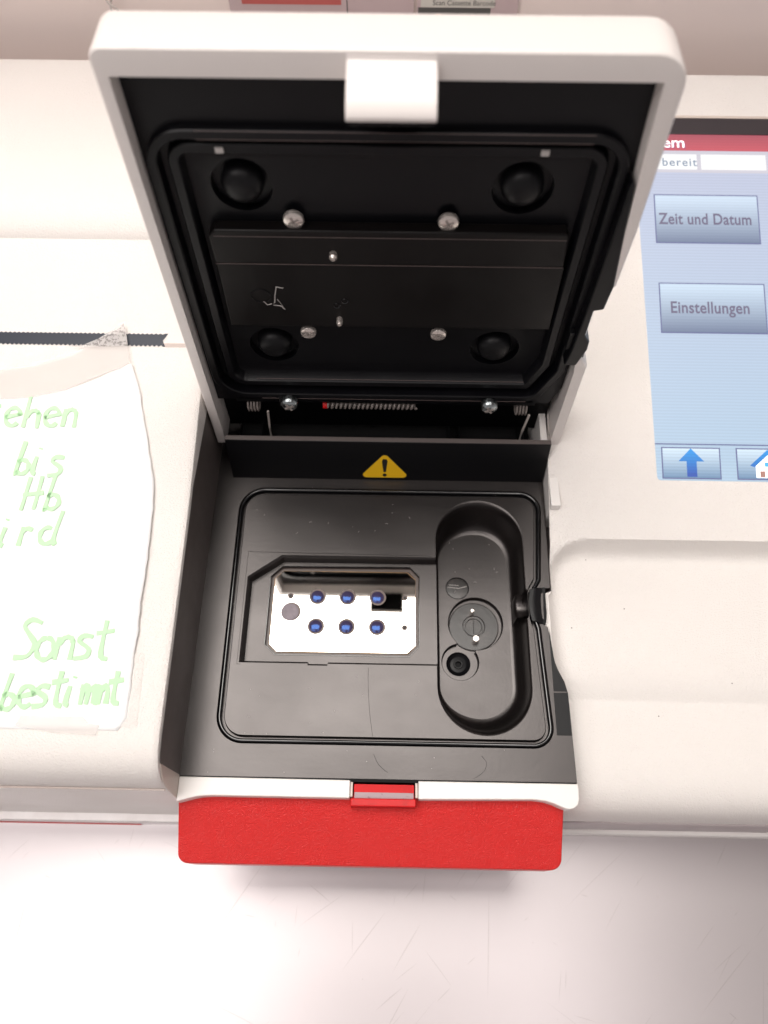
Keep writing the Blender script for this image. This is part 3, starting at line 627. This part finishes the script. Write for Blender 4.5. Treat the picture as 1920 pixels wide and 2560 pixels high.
# highlights on the worn liner edges, put in as thin pale tubes
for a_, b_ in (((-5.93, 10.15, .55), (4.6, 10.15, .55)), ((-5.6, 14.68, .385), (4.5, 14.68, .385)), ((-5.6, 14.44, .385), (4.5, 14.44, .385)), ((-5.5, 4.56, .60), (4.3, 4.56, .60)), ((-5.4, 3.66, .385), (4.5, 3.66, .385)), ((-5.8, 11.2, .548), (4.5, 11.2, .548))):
    MB().tube([LD(*a_), LD(*b_)], .010, 5).build('worn_edge', 'worn', lid)  # 'worn' is the pale painted highlight colour
# white latch tongue at the free end of the lid
mb = MB(); mb.prism([(-1.7, 16.25), (.43, 16.25), (.43, 16.5), (-1.7, 16.5)], -.02, .3, T=LDT)
tg = MB(); cs = [(16.88, -.012), (16.78, -.03), (16.72, -.2), (16.60, -.55), (16.44, -.92), (16.30, -1.14), (16.16, -1.22), (16.06, -1.20), (16.04, -1.1), (16.12, -.6), (16.25, .3), (16.6, .3)]
tg.loft([[LD(x, v, w) for v, w in cs] for x in (-1.66, .40)], close=True, cap0=True, cap1=True); tg.build('latch_tongue', 'lidwhite', lid, bevel=.035)
MB().prism([(-1.58, 15.98), (.32, 15.98), (.32, 16.28), (-1.58, 16.28)], -1.08, -.02, T=lambda u, v, w: LD(u, v-.08*(-w-.02)+.0, w)).build('latch_underside', 'black_m', lid)
for k in range(5): MB().prism([(-1.5+.4*k, 15.84), (-1.42+.4*k, 15.84), (-1.42+.4*k, 16.0), (-1.5+.4*k, 16.0)], -1.04, -.02, T=LDT).build('latch_rib', 'liner_plate', lid)
# jog of the liner at the sample port side
mb = MB(); mb.prism([(5.36, 6.3), (5.78, 6.3), (5.98, 7.1), (5.96, 7.5), (5.76, 7.8), (5.76, 8.92), (6.06, 9.0), (6.12, 9.97), (5.72, 13.6), (5.62, 13.6), (5.52, 8.6), (5.45, 7.0)], -.03, 1.7, T=LDT); mb.build('liner_port_block', 'liner', lid, bevel=.05)
MB().prism([(5.3, 6.9), (5.48, 6.9), (5.48, 7.7), (5.3, 7.7)], .15, .6, T=LDT).build('liner_port_clip', 'black_m', lid, bevel=.03)
MB().prism([(5.72, 6.55), (5.98, 6.55), (5.98, 7.35), (5.72, 7.35)], .1, .6, T=LDT).build('liner_port_clip', 'black_m', lid, bevel=.03)
# hinge block under the liner
MB().box(-7.15, 5.7, .9, 3.3, 1.1, 1.6, T=LDT).build('hinge_block', 'dark', lid, bevel=.05)
# toothed spring, white with a red collar, and two torsion springs
hp_ = [LD(*p) for p in [(u, 3.0+.13*math.sin(a), .62-.13*math.cos(a)) for u, a in [(-2.98+3.4*i/320, 2*math.pi*i/16) for i in range(321)]]]
MB().tube(hp_, .05, 6).build('return_spring', 'wire_d', lid)
MB().lathe([(.17, 0), (.17, .16), (.001, .16)], (0, 0, 0), 16, T=lambda x, y, z: LD(-3.16+z, 3.0+x, .62+y)).build('spring_collar', 'red_s', lid)
for x0 in (-6.05, 4.3):
    for k in range(4):
        MB().tube([LD(x0+.12*k, 2.85+.30*math.cos(a*math.pi/10), .75+.30*math.sin(a*math.pi/10)) for a in range(20)], .04, 6, True).build('torsion_coil', 'wire_d', lid)
# ================================================================== NOTE AND TAPE ON THE LEFT BODY
def lift(x, y):
    e = (x+8.8)                       # right edge curls up
    return .03+.10*math.exp(-((e)/.9)**2)*max(0, min(1, (y+3)/3))+.12*sm(6, 9.5, y)*max(0, 1-abs(x+10.6)/2.5)
def NT(x, y, dz=0): return (x, y, left_z(y)+lift(x, y)+dz)
note = empty('handwritten_note', (-11, 2, 3.4), 'white paper note with pale green German handwriting taped on the left of the analyzer', 'note')
edge = [(-30, -3.8), (-12.7, -3.70), (-10.0, -3.72), (-8.95, -3.62), (-8.74, -3.35), (-8.74, -2.4), (-8.78, -1.3), (-8.74, -.6), (-8.8, .4), (-8.78, 1.4), (-8.8, 2.4), (-8.83, 3.2), (-8.86, 4.0), (-8.95, 4.9), (-9.2, 5.8), (-9.42, 6.7), (-9.66, 7.5), (-9.9, 8.5), (-10.34, 9.55), (-11.0, 9.3), (-11.8, 8.9), (-12.6, 8.6), (-13.5, 8.35), (-14.5, 8.15), (-15.3, 8.08), (-30, 8.0)]
# dense grid clipped by the outline: strips between the left limit and the torn right edge
def right_at(y):
    e = edge[3:19]
    for a, b in zip(e, e[1:]):
        if a[1] <= y <= b[1]: t = (y-a[1])/(b[1]-a[1]+1e-9); return a[0]+(b[0]-a[0])*t
    return e[0][0] if y < e[0][1] else e[-1][0]
def top_at(x):
    e = edge[18:26]
    for a, b in zip(e, e[1:]):
        if b[0] <= x <= a[0]: t = (x-a[0])/(b[0]-a[0]); return a[1]+(b[1]-a[1])*t
    return 8.0
mb = MB(); NX, NY = 60, 70; grid = []
for i in range(NX+1):
    f = i/NX; row = []
    for j in range(NY+1):
        g = j/NY; y = -3.7+g*13.25
        xr = right_at(min(y, 9.5))+.008*math.sin(y*7)+.008*math.sin(y*23); x = -18+(xr+18)*f
        yt = top_at(min(x, -10.34)) if x < -10.3 else 9.55
        yy = -3.7+g*(yt+3.7); xr = right_at(min(yy, 9.5))+.008*math.sin(yy*7)+.008*math.sin(yy*23); x = -18+(xr+18)*f
        row.append(NT(x, yy))
    grid.append(row)
mb.loft(grid, close=False); pp = mb.build('paper', 'paper', note, ang=60)
so = pp.modifiers.new('thick', 'SOLIDIFY'); so.thickness = .00012; so.offset = 1
# handwriting: strokes on a 1 x 1 letter cell (x, y)
def arc(cx, cy, rx, ry, a0, a1, n=10): return [(cx+rx*math.cos(R(a0+(a1-a0)*i/n)), cy+ry*math.sin(R(a0+(a1-a0)*i/n))) for i in range(n+1)]
G = {'t': [[(.35, 1.3), (.3, .6), (.32, .1), (.55, .02)], [(.05, .85), (.65, .95)]],
     'e': [[(.08, .42), (.6, .55)]+arc(.38, .45, .28, .38, 10, 320)],
     'h': [[(.22, 1.35), (.12, .0)], [(.15, .45)]+arc(.4, .5, .2, .25, 150, 20)+[(.6, .0)]],
     'n': [[(.15, .75), (.1, 0)], [(.12, .5)]+arc(.38, .5, .2, .25, 150, 10)+[(.56, 0)]],
     'b': [[(.3, 1.35), (.1, .05)]+arc(.32, .3, .25, .28, 230, 500)],
     'i': [[(.2, .75), (.12, .15), (.25, .02)], [(.26, 1.05), (.28, 1.12)]],
     's': [[(.6, .75), (.3, .78), (.15, .6), (.5, .35), (.45, .1), (.05, .02)]],
     'H': [[(.2, 1.3), (.05, 0)], [(.62, 1.3), (.5, 0)], [(.0, .6), (.75, .7)]],
     'r': [[(.15, .75), (.1, 0)], [(.12, .45), (.3, .68), (.52, .62)]],
     'd': [arc(.32, .32, .26, .32, 60, 350), [(.68, 1.35), (.52, .3), (.62, .0)]],
     'S': [[(.75, 1.2), (.4, 1.32), (.18, 1.1), (.4, .8), (.62, .5), (.45, .1), (.0, .05)]],
     'o': [arc(.35, .38, .28, .36, 90, 450, 16)],
     'm': [[(.1, .75), (.06, 0)], [(.08, .5), (.25, .72), (.36, .5), (.34, .0)], [(.36, .5), (.52, .72), (.62, .5), (.6, .0)]]}
def handwrite(wd, x, y, sc, adv, slope=.0, wid=.078, hgt=1):
    for ch in wd:
        if ch != ' ':
            for st in G[ch]:
                mb = MB(); jx, jy = random.uniform(-.04, .04), random.uniform(-.04, .04)
                pts = [Vector((x+p[0]*sc+jx, y+p[1]*sc*hgt+jy)) for p in resample([tuple(q) for q in st], 3)]
                L_, R_ = [], []
                for i, p in enumerate(pts):
                    a = pts[max(i-1, 0)]; b = pts[min(i+1, len(pts)-1)]; t = (b-a).normalized() if (b-a).length > 1e-6 else Vector((1, 0)); n = Vector((-t.y, t.x))*wid*(1+.18*math.sin(i*.9+jx*90))
                    L_.append(NT(p.x+n.x, p.y+n.y, .032+abs(jx)*.06)); R_.append(NT(p.x-n.x, p.y-n.y, .032+abs(jx)*.06))
                mb.loft([L_, R_], close=False); mb.build('pen_stroke', 'green', note, smooth=False)
        x += adv; y += slope
handwrite('tehen', -15.55, 6.9, .95, .72, .01)
handwrite('bis', -14.1, 5.05, .95, .62)
handwrite('Hb', -13.55, 3.75, .98, .78)
handwrite('ird', -14.15, 2.35, .95, .72, .05)
handwrite('Sonst', -12.7, -1.55, 1.0, .64, .02)
handwrite('bestim', -12.85, -3.1, .86, .50, .03)
handwrite('mt', -9.95, -2.92, .80, .44, .0)
mb = MB(); mb.loft([[NT(x, .6+.02*k, .02) for k, x in enumerate((-16, -15.2, -14.6, -14.0))], [NT(x, .95, .02) for x in (-16, -15.2, -14.6, -14.0)]], close=False); mb.build('pale_red_smudge', 'pinkink', note, smooth=False)
# tapes
tp1 = [(-18, 9.0), (-15.4, 9.22), (-14.0, 9.45), (-12.6, 9.95), (-11.7, 10.6), (-10.82, 11.25), (-10.62, 10.6), (-10.42, 9.75)]; lo = [(-18, 7.9), (-15.4, 8.0), (-14.0, 8.1), (-12.6, 8.45), (-11.9, 8.8), (-11.1, 9.15), (-10.7, 9.3), (-10.4, 9.5)]
mb = MB(); mb.loft([[(x, y, left_z(y)+lift(x, y)+.05) for x, y in tp1], [(x, y, left_z(y)+lift(x, y)+.05) for x, y in lo]], close=False)
t1 = mb.build('clear_tape', 'tape'); tag(t1, 'milky tape strip along the top of the handwritten note, corner over the slot', 'tape', 'tape strips on the note')
mb = MB(); mb.plate([(-12.9, 10.28), (-12.2, 10.22), (-10.55, 10.25), (-10.62, 10.62), (-10.8, 11.2), (-11.7, 10.58), (-12.3, 10.3)][::-1], 0, T=lambda x, y, z: (x, y, left_z(y)+lift(x, y)+.065)); mb.build('fibrous_tape_end', 'tape_f', t1, smooth=False)
mb = MB(); mb.plate([(-12.1, -3.3), (-10.1, -3.3), (-9.9, -3.5), (-9.55, -3.55), (-9.6, -3.86), (-11.0, -3.8), (-12.2, -3.62)], 0, T=lambda x, y, z: (x, y, left_z(y)+.075))
tag(mb.build('clear_tape', 'tape', smooth=False), 'short clear tape piece at the bottom edge of the handwritten note', 'tape', 'tape strips on the note')
# ================================================================== LEAFLETS, CORD
def leaf(x0, x1, z0, z1, m, label, lean=0):
    o = empty('leaflet', ((x0+x1)/2, 25.8, z0), label, 'leaflet', 'leaflets on the wall')
    MB().box(x0, x1, 25.86, 25.9, z0, z1).build('sheet', m, o); return o
l1 = leaf(-7.75, .15, 6.2, 14, 'leaflet', 'pinkish grey leaflet with a dark red panel on the wall behind the open lid')
MB().box(-7.2, -2.95, 25.84, 25.855, 7.92, 9.4).build('red_panel', 'leafred', l1); MB().box(-7.3, -6.7, 25.84, 25.855, 7.0, 7.52).build('red_tab', 'leafred', l1); MB().box(-2.72, -2.68, 25.84, 25.855, 6.2, 14).build('fold_line', 'leafdark', l1)
l2 = leaf(.3, 4.6, 6.2, 14, 'leaflet', 'leaflet reading Scan Cassette Barcode above a dark photo, on the wall behind the lid')
MB().box(.45, 3.6, 25.84, 25.855, 7.86, 12).build('white_panel', 'leaf2', l2); MB().box(.35, 3.45, 25.84, 25.855, 6.2, 7.84).build('photo_print', 'leafdark', l2)
for q in ([(.6, 7.35), (1.2, 7.6), (1.9, 7.42), (1.3, 7.3)], [(2.2, 7.35), (2.7, 7.55), (3.2, 7.4), (2.7, 7.25)]): MB().prism(q, 0, .02, T=lambda x, y, z: (x, 25.835-z, y)).build('printed_shape', 'tan', l2)
text('Scan Cassette Barcode', 'printed_text', 'leafdark', .29, lambda x, y, z: (.95+x, 25.83, 7.96+y), l2, 0, 1)
cd = MB()
for ph in (0, math.pi):
    cd.tube([(-12.9+.35*t+.12*math.cos(t*9+ph), 25.5+.12*math.sin(t*9+ph), 8.9-1.5*t) for t in [i/40*1.6 for i in range(41)]], .05, 6)
tag(cd.build('twisted_cord', 'string'), 'twisted clear plastic cord hanging on the wall left of the lid', 'cord')
# ================================================================== WORKTOP SCRATCHES
mb = MB()
for k in range(110):
    x, y = random.uniform(-18, 16), random.uniform(-15, -6.4); a = random.choice([.75, .8, .95, 1.5, 2.9, 2.4])+random.uniform(-.15, .15); l = random.choice([.4, .8, 1.2, 2, 4])*random.uniform(.6, 1.2); wd = random.uniform(.008, .022)
    q = []
    for sgn in (1, -1): q.append([(x+l*t*math.cos(a)-sgn*wd*math.sin(t*3.1)*math.sin(a), y+l*t*math.sin(a)+sgn*wd*math.sin(t*3.1)*math.cos(a)+.006*math.sin(t*5)*l, -7.996-.00002*k) for t in (.02, .2, .4, .6, .8, .98)])
    mb.loft(q, close=False)
for k in range(30): 
    x, y = random.uniform(-18, 16), random.uniform(-16, -6.2); r = random.uniform(.012, .03); mb.lathe([(r, -8), (r*.6, -7.99), (.001, -7.985)], (x, y, 0), 6)
tag(mb.build('scratch', 'scratch', tb), kind='stuff')
# a few specks on the body
for x, y in ((7.3, 3.9), (8.6, 1.9), (6.5, 1.1), (12.3, -.9), (9.5, -2.1)): MB().lathe([(.028, 0), (.015, .012), (.001, .014)], (x, y, rz(x, y)), 8).build('speck', 'dirt', A)
# ================================================================== CEILING LIGHTS (outside the frame; both side panels added for fill and worktop reflections)
LBL = ['wide luminous ceiling panel left of the analyzer', 'narrow luminous ceiling panel right of the analyzer', 'broad luminous ceiling panel beyond the worktop and above the wall']
for (x0, x1, y0, y1), lb in zip([(-150, -21, -110, 0), (20, 47, -110, 0), (-78, 34, 5, 66)], LBL):
    o = empty('ceiling_light', ((x0+x1)/2, (y0+y1)/2, 150), lb, 'ceiling light', 'ceiling lights')
    MB().box(x0, x1, y0, y1, 149.2, 150.2).build('frame', 'panelrim', o); MB().box(x0+1, x1-1, y0+1, y1-1, 148.9, 149.19).build('diffuser', 'panel' if y0 > 0 else 'panel_dim', o, smooth=False)
